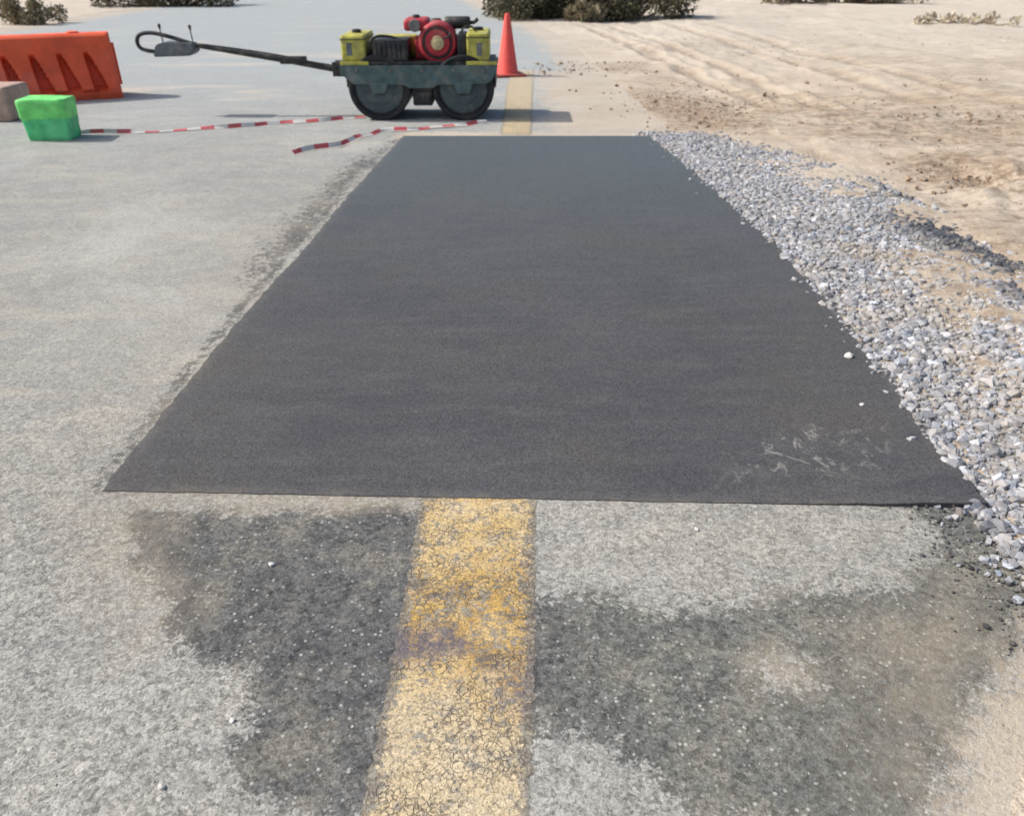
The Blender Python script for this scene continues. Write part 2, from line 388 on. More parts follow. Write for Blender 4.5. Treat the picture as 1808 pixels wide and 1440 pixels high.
edge = np.maximum(edge, soft(P, [(1640, 1460), (1690, 1350), (1760, 1250), (1790, 1150), (1900, 1130), (1950, 1700), (1560, 1700)], .13))
edge = np.maximum(edge, soft(P, [(690, 246), (700, 232), (1160, 232), (1170, 246)], .12)*.75)
edge = np.maximum(edge, soft(P, [(930, 125), (1120, 125), (1220, 240), (960, 238)], .4)*.85)
bw = np.maximum.reduce([soft(P, [(150, 880), (260, 900), (330, 1080), (230, 1150), (140, 1000)], .12)*.75,
                        soft(P, [(180, 866), (745, 866), (745, 905), (220, 905)], .025)*.7,
                        soft(P, [(1500, 1100), (1660, 1030), (1840, 1060), (1760, 1300), (1640, 1440), (1500, 1400)], .15)*.6,
                        soft(P, [(200, 850), (440, 520), (620, 330), (520, 380), (300, 560), (60, 850)], .35)*.35,
                        lightspot*.9,
                        soft(P, [(950, 1000), (1350, 1070), (1620, 1000), (1600, 900), (1300, 885), (950, 885)], .05)*.2])
Zr = np.zeros_like(Xc) + .002
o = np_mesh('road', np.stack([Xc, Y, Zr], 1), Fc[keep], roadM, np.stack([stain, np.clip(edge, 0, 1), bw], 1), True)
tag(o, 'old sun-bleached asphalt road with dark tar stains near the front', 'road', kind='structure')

# fresh asphalt patch: a thin slab nearly flush with the old surface, its front right corner standing a little proud
Lp = [(180, 868), (320, 692), (440, 547), (540, 438), (612, 350), (712, 241)]
Rp = [(1742, 898), (1700, 850), (1622, 738), (1520, 598), (1392, 450), (1262, 330), (1152, 241)]
Lw = np.array([G(*p)[:2] for p in Lp]); Rw = np.array([G(*p)[:2] for p in Rp])
PATCH = [tuple(p) for p in Lw] + [tuple(p) for p in Rw[::-1]]
nr, nc = 420, 170; V = []
tt = np.linspace(0, 1, nr); ss = np.linspace(0, 1, nc)
def along(Pw, t):
    d = np.concatenate([[0], np.cumsum(np.sqrt((np.diff(Pw, axis=0)**2).sum(1)))]); d /= d[-1]
    return np.interp(t, d, Pw[:, 0]), np.interp(t, d, Pw[:, 1])
lx, ly = along(Lw, tt); rx, ry = along(Rw, tt)
for i in range(nr):
    jl = noise.fractal(Vector((tt[i]*60, 1.7, 0)), 1, 2, 4)*.010; jr = noise.fractal(Vector((tt[i]*40, 9.7, 0)), 1, 2, 4)*.03
    for j in range(nc):
        s_ = ss[j]
        x = (lx[i]+jl)*(1-s_) + (rx[i]+jr)*s_; y = ly[i]*(1-s_) + ry[i]*s_
        y += noise.fractal(Vector((s_*38, 4.4, 0)), 1, 2, 5)*.003*max(0, 1 - i/10)
        V.append((x, y, 0))
V = np.array(V); P = V[:, :2]
sdp = poly_sd(P, PATCH)
corner = np.exp(-(((P[:, 0]-Rw[0][0])/.35)**2 + ((P[:, 1]-Rw[0][1])/.3)**2))
V[:, 2] = .0055 + .016*corner + .002*np.clip(-sdp/.1, 0, 1) + np.clip(-sdp/.2, 0, 1)*.0015*np.sin(P[:, 0]*2.1 + P[:, 1]*1.3)
i = (np.arange(nr-1)[:, None]*nc + np.arange(nc-1)[None, :]).ravel(); Fc = np.stack([i, i+1, i+nc+1, i+nc], 1)
ring = list(range(nc)) + [k*nc + nc-1 for k in range(1, nr)] + [(nr-1)*nc + k for k in range(nc-2, -1, -1)] + [k*nc for k in range(nr-2, 0, -1)]
base = len(V); top2 = V[ring].copy(); low = top2.copy(); low[:, 2] = -.02; n = len(ring)
V2 = np.vstack([V, top2, low])
sk = np.array([(base+k, base+n+k, base+n+(k+1) % n, base+(k+1) % n) for k in range(n)])
scuff = np.maximum.reduce([soft(P, [(1350, 785), (1450, 755), (1470, 820), (1350, 845)], .10), soft(P, [(1150, 480), (1300, 480), (1330, 580), (1150, 580)], .15)*.18, soft(P, [(1270, 800), (1560, 720), (1620, 860), (1260, 870)], .12)*.5])
dust = np.clip(1 + sdp/.05, 0, 1)*.4*(1-corner)
at = np.stack([scuff, dust, scuff*0], 1); at2 = np.vstack([at, at[ring], at[ring]])
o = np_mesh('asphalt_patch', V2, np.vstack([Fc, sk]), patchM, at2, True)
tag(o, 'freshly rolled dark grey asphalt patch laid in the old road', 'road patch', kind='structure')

# yellow edge line, before and beyond the patch
def line(rows, nsub, nc, seed, label, pale_fn, z):
    V = []; AT = []
    n = len(rows); total = (n-1)*nsub + 1
    for k in range(total):
        i = min(k//nsub, n-2); t = (k - i*nsub)/nsub
        a = G(rows[i][1], rows[i][0])*(1-t) + G(rows[i+1][1], rows[i+1][0])*t
        b = G(rows[i][2], rows[i][0])*(1-t) + G(rows[i+1][2], rows[i+1][0])*t
        ja = noise.fractal(Vector((a.y*34, seed, 0)), 1, 2, 6)*.011; jb = noise.fractal(Vector((b.y*34, seed+5, 0)), 1, 2, 6)*.011
        a.x += ja; b.x += jb
        for j in range(nc):
            s_ = j/(nc-1); p = a*(1-s_) + b*s_; V.append((p.x, p.y, z)); AT.append(max(0, 1 - min(s_, 1-s_)/.12)**1.5)
    V = np.array(V); P = V[:, :2]
    i = (np.arange(total-1)[:, None]*nc + np.arange(nc-1)[None, :]).ravel(); Fc = np.stack([i, i+1, i+nc+1, i+nc], 1)
    wear = soft(P, [(690, 1020), (960, 990), (960, 1250), (880, 1260), (800, 1170), (690, 1170)], .06)
    o = np_mesh('yellow_line', V, Fc, yellowM, np.stack([wear, np.array(AT), pale_fn(P)], 1), True)
    return tag(o, label, 'road marking', kind='structure')
line([(1800, 566, 920), (1440, 638, 936), (1180, 690, 943), (874, 746, 946)], 130, 40, 1.1, 'cracked worn yellow line running up to the front edge of the dark patch',
     lambda P: np.maximum(soft(P, [(690, 1115), (800, 1105), (830, 1140), (760, 1168), (690, 1165)], .03), .5*soft(P, [(850, 1180), (960, 1150), (960, 1260), (880, 1250)], .04)), .0027)
line([(238, 884, 938), (150, 895, 941), (125, 905, 942)], 30, 10, 7.7, 'faded yellow line beyond the patch, passing behind the roller', lambda P: np.clip(.55 + (P[:, 1]-7.8)*.16, 0, 1.2), .005)

# gravel shoulder
gp = [(1140, 238), (1262, 238), (1380, 268), (1530, 318), (1640, 362), (1745, 418), (1850, 480), (2150, 740), (2200, 1080), (1860, 1060), (1790, 1010), (1735, 930), (1700, 850), (1612, 730), (1505, 590), (1385, 450), (1250, 325)]
gw = [G(*p) for p in gp]; outer = np.array([G(*p)[:2] for p in gp[1:8]])
gx = [p.x for p in gw]; gy = [p.y for p in gw]
def d_outer(P):
    d = np.full(len(P), 1e9)
    for a, b in zip(outer, outer[1:]):
        e = b-a; t = np.clip(((P-a) @ e)/(e @ e), 0, 1); d = np.minimum(d, np.sqrt((((P-a)-t[:, None]*e)**2).sum(1)))
    return d
def bed_z(P, sd): return -.03 + np.clip((.06 - sd)/.25, 0, 1)*.036 + np.clip(-sd/.5, 0, 1)*(.004 + .009*vn(P, 2.1, 5.5, 3))
def dusty_f(P):
    a = soft(P, [(1400, 380), (1560, 395), (1760, 530), (1860, 640), (1860, 800), (1640, 650), (1500, 520)], .3)
    a = np.maximum(a*.85, .6*np.clip(1 - d_outer(P)/.3, 0, 1))
    return np.clip(a*np.clip(.42 + 2.0*vn(P, 3.4, 3.3, 4), 0, 1), 0, 1)
def rim_f(P):
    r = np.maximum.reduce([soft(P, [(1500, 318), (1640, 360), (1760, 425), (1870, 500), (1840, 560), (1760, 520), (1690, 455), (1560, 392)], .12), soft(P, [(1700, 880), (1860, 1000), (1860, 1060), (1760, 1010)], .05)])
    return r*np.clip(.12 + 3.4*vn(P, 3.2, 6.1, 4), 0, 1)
xs = np.arange(min(gx)-.1, max(gx)+.1, .03); ys = np.arange(min(gy)-.1, max(gy)+.1, .03)
X, Y, Fc = grid(xs, ys); P = np.stack([X, Y], 1); sd = poly_sd(P, gw)
keep = (sd[Fc] < .05).all(1)
du = dusty_f(P)
o = np_mesh('gravel_shoulder', np.stack([X, Y, bed_z(P, sd)], 1), Fc[keep], bedM, np.stack([np.maximum(du, np.clip(1+sd/.2, 0, 1)*.8), rim_f(P), du*0], 1), True)
tag(o, 'dusty grey bed of the gravel shoulder beside the dark patch', 'road shoulder', kind='structure')
def ico(sub):
    bm = bmesh.new(); bmesh.ops.create_icosphere(bm, subdivisions=sub, radius=1); bm.verts.index_update()
    v = np.array([x.co[:] for x in bm.verts]); f = np.array([[q.index for q in t.verts] for t in bm.faces]); bm.free(); return v, f
I1 = ico(1); I2 = ico(2)
def stones(pts, rad, cols, base=I1, flat=.75, jitter=.28):
    bv, bf = base; n = len(pts); k = len(bv)
    variants = []
    for q in range(60):
        v = bv*(1 + rng.uniform(-jitter, jitter, (k, 1)))
        if q % 3: v = np.sign(v)*np.minimum(np.abs(v), rng.uniform(.45, .8, 3))*1.25
        variants.append(v*np.array([1.1, rng.uniform(.65, 1), rng.uniform(.55, .95)]))
    allv = np.empty((n, k, 3), dtype=np.float32)
    for q in range(n):
        qn = rng.normal(size=4); qn /= np.linalg.norm(qn); w_, x, y, z = qn
        Rm = np.array([[1-2*(y*y+z*z), 2*(x*y-z*w_), 2*(x*z+y*w_)], [2*(x*y+z*w_), 1-2*(x*x+z*z), 2*(y*z-x*w_)], [2*(x*z-y*w_), 2*(y*z+x*w_), 1-2*(x*x+y*y)]])
        v = variants[q % 60] @ Rm.T; v[:, 2] *= flat
        allv[q] = v*rad[q] + pts[q]
    f = (bf[None] + (np.arange(n)*k)[:, None, None]).reshape(-1, 3)
    at = np.repeat(cols, k, axis=0)
    return allv.reshape(-1, 3), f, at
def scatter(poly, n, spread=.0):
    out = []; x0, x1, y0, y1 = min(p.x for p in poly)-2*spread, max(p.x for p in poly)+2*spread, min(p.y for p in poly)-2*spread, max(p.y for p in poly)+2*spread
    while len(out) < n:
        q = np.stack([rng.uniform(x0, x1, n*3), rng.uniform(y0, y1, n*3)], 1)
        s_ = poly_sd(q, poly) + rng.normal(0, spread+1e-6, len(q)); out += list(q[s_ < 0])
    return np.array(out[:n])
NS = 42000
q = scatter(gw, NS, .06); du = dusty_f(q)
pk = (1 - du*.75)*np.clip(.45 + d_outer(q)/.35 + .6*vn(q, 2.4, 9.1, 3), .12, 1)
pk = np.where(poly_sd(q, PATCH) < -.03, .06, pk)
q = q[rng.uniform(0, 1, NS) < pk]; NS = len(q)
sd = poly_sd(q, gw); zb = np.maximum(bed_z(q, sd), .004)
rad = np.clip(rng.lognormal(math.log(.0102), .50, NS), .0035, .028)
g = np.clip(rng.lognormal(math.log(.31), .33, NS), .10, .58); tint = rng.normal(0, .012, NS)
cols = np.stack([g*.97 + tint, g*.99, g*1.04 + .008 - tint], 1)
dusty = np.clip(dusty_f(q) + .35*np.clip(vn(q, 5, 7.7, 3)+.25, 0, 1), 0, 1)
cols = cols*(1-.55*dusty[:, None]) + .55*dusty[:, None]*np.array([.42, .365, .295])
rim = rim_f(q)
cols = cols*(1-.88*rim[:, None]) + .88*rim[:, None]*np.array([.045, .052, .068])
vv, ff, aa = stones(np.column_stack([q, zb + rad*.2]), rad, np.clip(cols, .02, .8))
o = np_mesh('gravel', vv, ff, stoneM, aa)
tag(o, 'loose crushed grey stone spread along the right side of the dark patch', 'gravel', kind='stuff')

# crumbs of asphalt along the patch edges and the front right corner
pts = []
for _ in range(220):
    t = rng.uniform(0, 1); x, y = along(Rw, t); x += rng.normal(.02, .04); pts.append((x, y))
cw = [G(*p) for p in ((1620, 895), (1780, 895), (1860, 1080), (1780, 1110), (1690, 990))]
pts = np.vstack([np.array(pts), scatter(cw, 560, .07)])
rad = np.clip(rng.lognormal(math.log(.0036), .5, len(pts)), .0015, .011)
cc = np.repeat(rng.uniform(.04, .16, (len(pts), 1)), 3, 1)
vv, ff, aa = stones(np.column_stack([pts, .004 + rad*.2 + np.where(poly_sd(pts, PATCH) < 0, .004, 0)]), rad, cc)
tag(np_mesh('asphalt_crumbs', vv, ff, stoneM, aa), 'dark asphalt crumbs scattered at the edges of the fresh patch', 'crumbs', kind='stuff')

# grit on the old road
near = [G(*p) for p in ((-150, 1500), (1900, 1500), (1720, 900), (180, 900), (500, 480), (-200, 480))]
q = scatter(near, 2600); rad = np.clip(rng.lognormal(math.log(.0014), .4, len(q)), .0008, .0035)
g = rng.uniform(.2, .42, (len(q), 1)); cc = np.hstack([g, g*.97, g*.9])
vv, ff, aa = stones(np.column_stack([q, .002 + rad*.2]), rad, cc)
tag(np_mesh('road_grit', vv, ff, stoneM, aa), 'fine grit lying loose on the old asphalt', 'grit', kind='stuff')

# soil clods on the sand
regs = [([(1060, 165), (1200, 150), (1330, 180), (1420, 225), (1330, 245), (1180, 232)], 420, .008), ([(1640, 285), (1700, 275), (1840, 290), (1840, 345), (1720, 348), (1660, 320)], 420, .010), ([(1200, 165), (1900, 195), (1900, 300), (1450, 270)], 600, .006),
        ([(930, 110), (1150, 110), (1170, 130), (930, 130)], 200, .010), ([(1100, 60), (1850, 60), (1900, 200), (1300, 170)], 500, .008)]
pts = np.vstack([scatter([G(*p) for p in r], n, .2) for r, n, s_ in regs]); rad = np.concatenate([np.clip(rng.lognormal(math.log(s_), .55, n), .0015, .035) for r, n, s_ in regs])
cb = rng.uniform(.7, 1.5, (len(pts), 1)); cc = cb*np.array([.25, .18, .125])
vv, ff, aa = stones(np.column_stack([pts, .006 + rad*.2]), rad, cc)
tag(np_mesh('soil_clods', vv, ff, stoneM, aa), 'brown clods of soil strewn over the pale sand', 'soil', kind='stuff')

# pebbles one can point at
peb = [(480, 997, 12), (285, 1390, 16), (1230, 935, 10), (410, 1272, 10), (1498, 630, 16), (1522, 715, 9)]
lab = ['white pebble on the dark tar stain left of the yellow line', 'largest white pebble near the bottom left of the road', 'pale pebble on grey asphalt right of the yellow line', 'pale pebble at the left border of the dark stain',
       'white stone lying on the dark patch beside the gravel', 'small pale stone on the dark patch below the larger white one']
for (px, py, sz), lb in zip(peb, lab):
    onp = (px, py) in ((1498, 630), (1522, 715)); p = G(px, py, .007 if onp else .002); r = sz*1.675/(py+90)*.55
    vv, ff, aa = stones(np.array([[0, 0, r*.3]]), np.array([r]), np.array([[.60, .59, .56]]), I1, .7, .2)
    o = np_mesh('pebble', vv, ff, stoneM, aa, False); o.location = p; tag(o, lb, 'pebble', 'loose pale pebbles on the road')

# ------------------------------------------------------------------ roller
teal = paint('teal_paint', (.065, .11, .115), .55, 0, .35)
blk = paint('black_metal', (.02, .023, .026), .5, 0, .3)
drumM = paint('drum_steel', (.015, .018, .022), .45, .3, .12)
plateM = paint('drum_plate_paint', (.050, .074, .082), .6, 0, .22)
yel = paint('yellow_tank_plastic', (.42, .40, .075), .55, 0, .5, .3)
red = paint('red_engine_paint', (.40, .025, .04), .5, 0, .32, .3)
gry = paint('grey_metal', (.20, .20, .195), .45, .6, .3)
hubM = paint('dark_hub_metal', (.035, .045, .05), .5, .2, .2)
boxg = paint('grey_control_box', (.11, .125, .14), .5, 0, .4)
cream = paint('cream_hub', (.50, .43, .23), .5, 0, .3)

RX, RY = -.85, 8.37
R0 = empty('road_roller', (RX, RY, 0))
tag(R0, 'walk-behind double drum roller with red engine and yellow tanks parked beyond the patch', 'road roller')
bm = bmesh.new()
side = [(-.78, .50), (.71, .50), (.71, .45), (.66, .37), (.60, .335), (.14, .335), (.09, .30), (-.13, .30), (-.18, .335), (-.66, .335), (-.74, .40)]
prism(bm, side, -.345, -.325, .004); prism(bm, side, .325, .345, .004); box(bm, -.76, .70, -.326, .326, .47, .497, .002)
box(bm, -.775, -.75, -.326, .326, .40, .469, .002); box(bm, .68, .705, -.326, .326, .43, .469, .002)
fr = obj('frame', bm, teal, R0, angle=30)
for x0 in (-.62, -.3, .0, .3, .58):
    bm = bmesh.new(); lathe(bm, [(-.358, .012), (-.345, .016)], 'Y', (x0, 0, .455), 6); obj('bolt', bm, gry, fr, angle=30)
bm = bmesh.new(); box(bm, -.11, .08, -.28, .28, .13, .33, .02); box(bm, -.09, .06, -.30, -.27, .16, .26, .01); obj('drive_case', bm, blk, R0, angle=30)
for cx in (-.42, .385):
    r = .295
    bm = bmesh.new(); lathe(bm, [(-.30, r-.05), (-.315, r-.045), (-.32, r-.015), (-.312, r), (.312, r), (.32, r-.015), (.315, r-.045), (.30, r-.05)], 'Y', (cx, 0, r), 64)
    d = obj('drum', bm, drumM, R0, angle=35)
    bm = bmesh.new(); lathe(bm, [(-.304, .225), (-.308, .215), (-.308, .15), (-.316, .14), (-.316, .0)], 'Y', (cx, 0, r), 48); obj('end_plate', bm, plateM, d, angle=30)
    bm = bmesh.new(); lathe(bm, [(-.318, .065), (-.33, .06), (-.33, .03), (-.336, .028), (-.336, .001)], 'Y', (cx, 0, r), 24); obj('hub', bm, hubM, d, angle=30)
    bm = bmesh.new(); prism(bm, [(cx-.10, .36), (cx+.10, .36), (cx+.055, .255), (cx-.055, .255)], -.352, -.347, .001); obj('drum_bracket', bm, teal, R0, angle=30)
    bm = bmesh.new(); box(bm, cx-.312, cx-.298, -.30, .30, .30, .40, .003) if cx < 0 else box(bm, cx+.298, cx+.312, -.30, .30, .30, .40, .003); obj('scraper', bm, blk, R0)
bm = bmesh.new(); box(bm, -.76, .69, -.31, .31, .499, .53, .006); obj('deck', bm, blk, R0, angle=30)
def tank(x0, x1, z0, z1, lx):
    bm = bmesh.new(); box(bm, x0, x1, -.31, .27, z0, z1, .025, 3); t = obj('water_tank', bm, yel, R0, angle=40)
    bm = bmesh.new(); lathe(bm, [(0, .045), (.03, .045), (.035, .03), (.035, .001)], 'Z', ((x0+x1)/2, -.02, z1-.004), 20); obj('tank_cap', bm, blk, t, angle=30)
    bm = bmesh.new(); box(bm, x0-.004, x1+.004, -.314, .274, z0+(z1-z0)*.82, z0+(z1-z0)*.86, .003); obj('tank_strap', bm, blk, t)
    bm = bmesh.new(); box(bm, lx, lx+.05, -.313, -.309, z0+.05, z0+.16, .001); obj('sight_strip', bm, boxg, t)
tank(-.755, -.53, .532, .755, -.70); tank(.425, .635, .532, .775, .52)
bm = bmesh.new(); box(bm, -.50, -.09, .06, .29, .532, .72, .02); obj('rear_cover', bm, yel, R0, angle=40)
for x0, x1 in ((-.77, -.50), (.42, .71)):
    bm = bmesh.new(); box(bm, x0, x1, -.335, -.318, .502, .535, .004); obj('step_plate', bm, yel, R0, angle=30)
bm = bmesh.new(); box(bm, -.46, -.13, -.29, .05, .532, .715, .015)
for k in range(7): box(bm, -.445+k*.045, -.425+k*.045, -.302, -.288, .55, .69, .003)
pw = obj('pump_box', bm, blk, R0, angle=30)
bm = bmesh.new(); tube(bm, smooth_path([(-.50, -.2, .56), (-.49, -.28, .68), (-.42, -.25, .74), (-.30, -.2, .735), (-.2, -.22, .71)]), .012, 8); obj('hose', bm, blk, R0, True)
# engine
bm = bmesh.new(); box(bm, -.08, .36, -.12, .22, .532, .72, .02); box(bm, .0, .28, -.10, .18, .70, .80, .02)
for k in range(5): box(bm, -.02, .30, -.115, .20, .728+k*.014, .734+k*.014, .001)
en = obj('engine', bm, red, R0, angle=35)
bm = bmesh.new(); lathe(bm, [(-.10, .185), (-.22, .182), (-.245, .165), (-.25, .15), (-.235, .14), (-.235, .12), (-.25, .112), (-.25, .001)], 'Y', (.15, 0, .685), 40); fs = obj('fan_shroud', bm, red, en, angle=30)
bm = bmesh.new()
lathe(bm, [(-.238, .118), (-.243, .12), (-.243, .138), (-.238, .14)], 'Y', (.15, 0, .685), 36)
obj('grille', bm, blk, fs)
bm = bmesh.new(); lathe(bm, [(-.252, .062), (-.275, .058), (-.28, .03), (-.29, .028), (-.29, .001)], 'Y', (.15, 0, .685), 24); obj('starter_hub', bm, cream, fs, angle=30)
bm = bmesh.new(); tube(bm, [(.21, -.262, .725), (.27, -.285, .75), (.275, -.29, .78)], .009, 8); obj('starter_grip', bm, blk, fs, True)
bm = bmesh.new(); box(bm, -.17, .06, -.20, .16, .78, .885, .04, 4); tk = obj('fuel_tank', bm, red, en, angle=50)
bm = bmesh.new(); lathe(bm, [(0, .035), (.025, .035), (.03, .02), (.03, .001)], 'Z', (-.06, -.04, .882), 20); obj('fuel_cap', bm, blk, tk, angle=30)
bm = bmesh.new(); lathe(bm, [(-.03, .05), (.0, .055), (.012, .04), (.012, .001)], 'Y', (-.06, -.225, .83), 24); obj('filter_bowl', bm, gry, en, angle=30)
bm = bmesh.new(); lathe(bm, [(0, .06), (.07, .062), (.08, .05), (.095, .045), (.10, .001)], 'Z', (.13, -.05, .785), 24); obj('air_cleaner', bm, blk, en, angle=30)
bm = bmesh.new(); lathe(bm, [(-.13, .001), (-.13, .045), (-.115, .055), (.10, .055), (.115, .045), (.115, .001)], 'X', (.335, .0, .84), 24)
tube(bm, smooth_path([(.44, 0, .84), (.49, -.01, .845), (.52, -.03, .87)]), .017, 10); obj('muffler', bm, blk, en, angle=35)
bm = bmesh.new(); box(bm, .335, .415, -.26, .1, .545, .76, .012); obj('side_cover', bm, blk, en, angle=30)
bm = bmesh.new(); tube(bm, smooth_path([(.36, -.2, .75), (.40, -.24, .81), (.47, -.2, .82), (.5, -.1, .78)]), .01, 8); obj('fuel_line', bm, blk, en, True)
# drawbar and handle
bm = bmesh.new(); box(bm, -.90, -.775, -.09, -.06, .37, .50, .006); box(bm, -.90, -.775, .06, .09, .37, .50, .006); tube(bm, [(-.87, -.11, .43), (-.87, .11, .43)], .022, 12); obj('hitch_bracket', bm, blk, R0, angle=30)
bm = bmesh.new(); tube(bm, [(-.85, 0, .425), (-1.3, 0, .50), (-1.6, 0, .545), (-2.24, 0, .645)], .024, 12, rads=[.034, .03, .026, .022]); box(bm, -1.42, -1.16, -.035, .035, .475, .545, .012); hd = obj('handle_bar', bm, blk, R0, angle=40)
bm = bmesh.new(); tube(bm, smooth_path([(-1.0, -.03, .47), (-1.3, -.05, .54), (-1.7, -.04, .60), (-2.2, -.03, .66)]), .008, 6); obj('control_cable', bm, blk, R0, True)
bm = bmesh.new(); tube(bm, smooth_path([(-2.22, 0, .645), (-2.45, 0, .715), (-2.62, 0, .75), (-2.74, 0, .735), (-2.78, 0, .67), (-2.74, 0, .605), (-2.58, 0, .58)]), .019, 12); obj('hand_loop', bm, blk, R0, True)
bm = bmesh.new(); prism(bm, [(-2.62, .545), (-2.58, .65), (-2.50, .675), (-2.22, .665), (-2.20, .60), (-2.26, .555)], -.09, .09, .012); cbx = obj('control_box', bm, boxg, R0, angle=30)
for xx, tz in ((-2.53, .83), (-2.24, .82)):
    bm = bmesh.new(); tube(bm, [(xx, 0, .66), (xx-.005, 0, tz-.05), (xx-.006, 0, tz-.02), (xx-.006, 0, tz)], .01, 8, rads=[.006, .006, .016, .013]); obj('lever', bm, blk, cbx, True)

# ------------------------------------------------------------------ traffic cone
orM = paint('orange_red_cone', (.72, .085, .07), .6, 0, .15, .12)
dkb = paint('cone_base_rubber', (.30, .05, .04), .7, 0, .4)
p = G(896, 134); T = empty('traffic_cone', (p.x, p.y, 0), .25)
tag(T, 'tall orange red traffic cone standing on the road just behind the roller', 'traffic cone')
bm = bmesh.new(); lathe(bm, [(.03, .155), (.04, .145), (.05, .138), (.72, .035), (.735, .03), (.74, .02), (.74, .001)], 'Z', (0, 0, 0), 40); obj('cone_body', bm, orM, T, angle=40)
bm = bmesh.new(); box(bm, -.21, .21, -.21, .21, .004, .035, .012); obj('base', bm, dkb, T, angle=30)

# ------------------------------------------------------------------ orange water barrier
barM = paint('orange_barrier_plastic', (.78, .11, .04), .5, 0, .25, .15, sc=5)
pe = G(219, 174); pe0 = G(-400, 216); dv = (pe0 - pe); ang = math.atan2(dv.y, dv.x) - math.pi
T = empty('water_barrier', (pe.x, pe.y, 0), ang)
tag(T, 'orange plastic road barrier with deep slanting slots at the left edge', 'barrier')
L_ = 2.0; nx_ = 300; bm = bmesh.new(); rings = []
def prof(z):
    if z < .12: return .25
    return .25 - .10*min(1, (z-.12)/.25) - .04*max(0, (z-.37)/.33)
zs = [0, .01, .03, .08, .115, .13, .16, .2, .25, .3, .35, .4, .43, .455, .48, .53, .58, .63, .645, .66]
sl_c = [.20 + .265*k for k in range(7)]
for i in range(nx_+1):
    x = -L_*i/nx_; u = -x
    endr = .03*max(0, 1 - min(u, L_-u)/.03)**2
    fr_, bk = [], []
    for z in zs:
        d = prof(z) - endr - (.035 if z > .65 else .012 if z > .64 else 0)
        if z < .02: d -= .012
        dep = 0
        for cc_ in sl_c:
            hw = .072 - .045*max(0, (z-.13)/.33)
            e = min(1, max(0, (hw - abs(u-cc_ - .22*(z-.13)))/.012))
            zz_ = min(1, max(0, (z-.10)/.02))*min(1, max(0, (.47-z)/.05)); dep = max(dep, e*zz_)
        arch = 0
        for cc_ in (.45, 1.5):
            if abs(u-cc_) < .22 and z < .09: arch = 1
        yb = d - dep*.14 - arch*.05
        fr_.append(bm.verts.new((x, .25-yb, z))); bk.append(bm.verts.new((x, .25+yb, z)))
    rings.append(fr_ + bk[::-1])
n = len(rings[0])
for i in range(nx_):
    for k in range(n): bm.faces.new((rings[i][k], rings[i][(k+1) % n], rings[i+1][(k+1) % n], rings[i+1][k]))
bm.faces.new(rings[0][::-1]); bm.faces.new(rings[-1])
obj('barrier_body', bm, barM, T, angle=35)
for u0 in (.35, 1.65):
    bm = bmesh.new(); lathe(bm, [(0, .06), (.015, .06), (.02, .045), (.02, .001)], 'Z', (-u0, .25, .659), 20); obj('filler_cap', bm, barM, T, angle=30)
bm = bmesh.new(); box(bm, .001, .03, .22, .28, .12, .55, .008); obj('end_tongue', bm, barM, T, angle=30)

# concrete block at the left edge
cm = paint('weathered_concrete', (.44, .31, .25), .9, 0, .5, .25, sc=8)
p = G(24, 216); bm = bmesh.new(); box(bm, -.62, 0, 0, .42, 0, .31, .03, 3)
for v in bm.verts: v.co += Vector((noise.noise(v.co*9), noise.noise(v.co*9+Vector((5, 0, 0))), noise.noise(v.co*9+Vector((0, 5, 0)))))*.012
for v in bm.verts: v.co.z = max(v.co.z, 0.0)
o = obj('concrete_block', bm, cm, None, angle=40); o.location = (p.x, p.y, .002); tag(o, 'dull pinkish brown concrete block half out of frame at the left, beside the green container', 'block')

# ------------------------------------------------------------------ green container
grn = paint('mint_green_plastic', (.08, .52, .20), .5, 0, .3, .25, (.35, .62, .40), sc=9)
grl = paint('lime_green_lid', (.17, .68, .17), .5, 0, .3, .22, (.50, .72, .40), sc=9)
p0 = G(50, 250); p1 = G(124, 250); wc = (p1-p0).length
T = empty('plastic_box', ((p0.x+p1.x)/2 - .01, p0.y+.14, .002), .08)
tag(T, 'bright green slightly crumpled plastic box on the road in front of the orange barrier', 'plastic box')
hb, db, ht, dt, hz = wc/2, .13, wc/2+.018, .14, .335
def crumple(name, z0, z1, grow, mat_, seed, amp):
    bm = bmesh.new(); nz, npr = 12, 60; rings = []
    for i in range(nz+1):
        z = z0 + (z1-z0)*i/nz; t = z/hz; hx, hy = hb*(1-t)+ht*t + grow, db*(1-t)+dt*t + grow
        e = min(i, nz-i)/nz; shr = .008*max(0, 1-e*9)
        ring = []
        for k in range(npr):
            th = 2*math.pi*k/npr; cx_, sy_ = math.cos(th), math.sin(th); pw_ = .16
            x = math.copysign(abs(cx_)**pw_, cx_)*(hx-shr); y = math.copysign(abs(sy_)**pw_, sy_)*(hy-shr)
            q = Vector((x, y, z)); dn = noise.fractal(q*8 + Vector((seed, 0, 0)), 1, 2, 2)*amp
            q += Vector((cx_, sy_, 0))*dn
            if i == nz: q.z += noise.noise(q*8 + Vector((0, seed, 0)))*amp*1.5
            ring.append(bm.verts.new(q))
        rings.append(ring)
    for a_, b_ in zip(rings, rings[1:]):
        for k in range(npr): bm.faces.new((a_[k], a_[(k+1) % npr], b_[(k+1) % npr], b_[k]))
    bm.faces.new(rings[0][::-1])
    prev = rings[-1]
    for f_ in (.8, .5, .2):
        cur = []
        for v in rings[-1]:
            q = Vector((v.co.x*f_, v.co.y*f_, z1 + noise.fractal(Vector((v.co.x*f_*11+seed, v.co.y*f_*11, 1)), 1, 2, 3)*amp*1.6)); cur.append(bm.verts.new(q))
        for k in range(npr): bm.faces.new((prev[k], prev[(k+1) % npr], cur[(k+1) % npr], cur[k]))
        prev = cur
    bm.faces.new(prev)
    return obj(name, bm, mat_, T, angle=45)
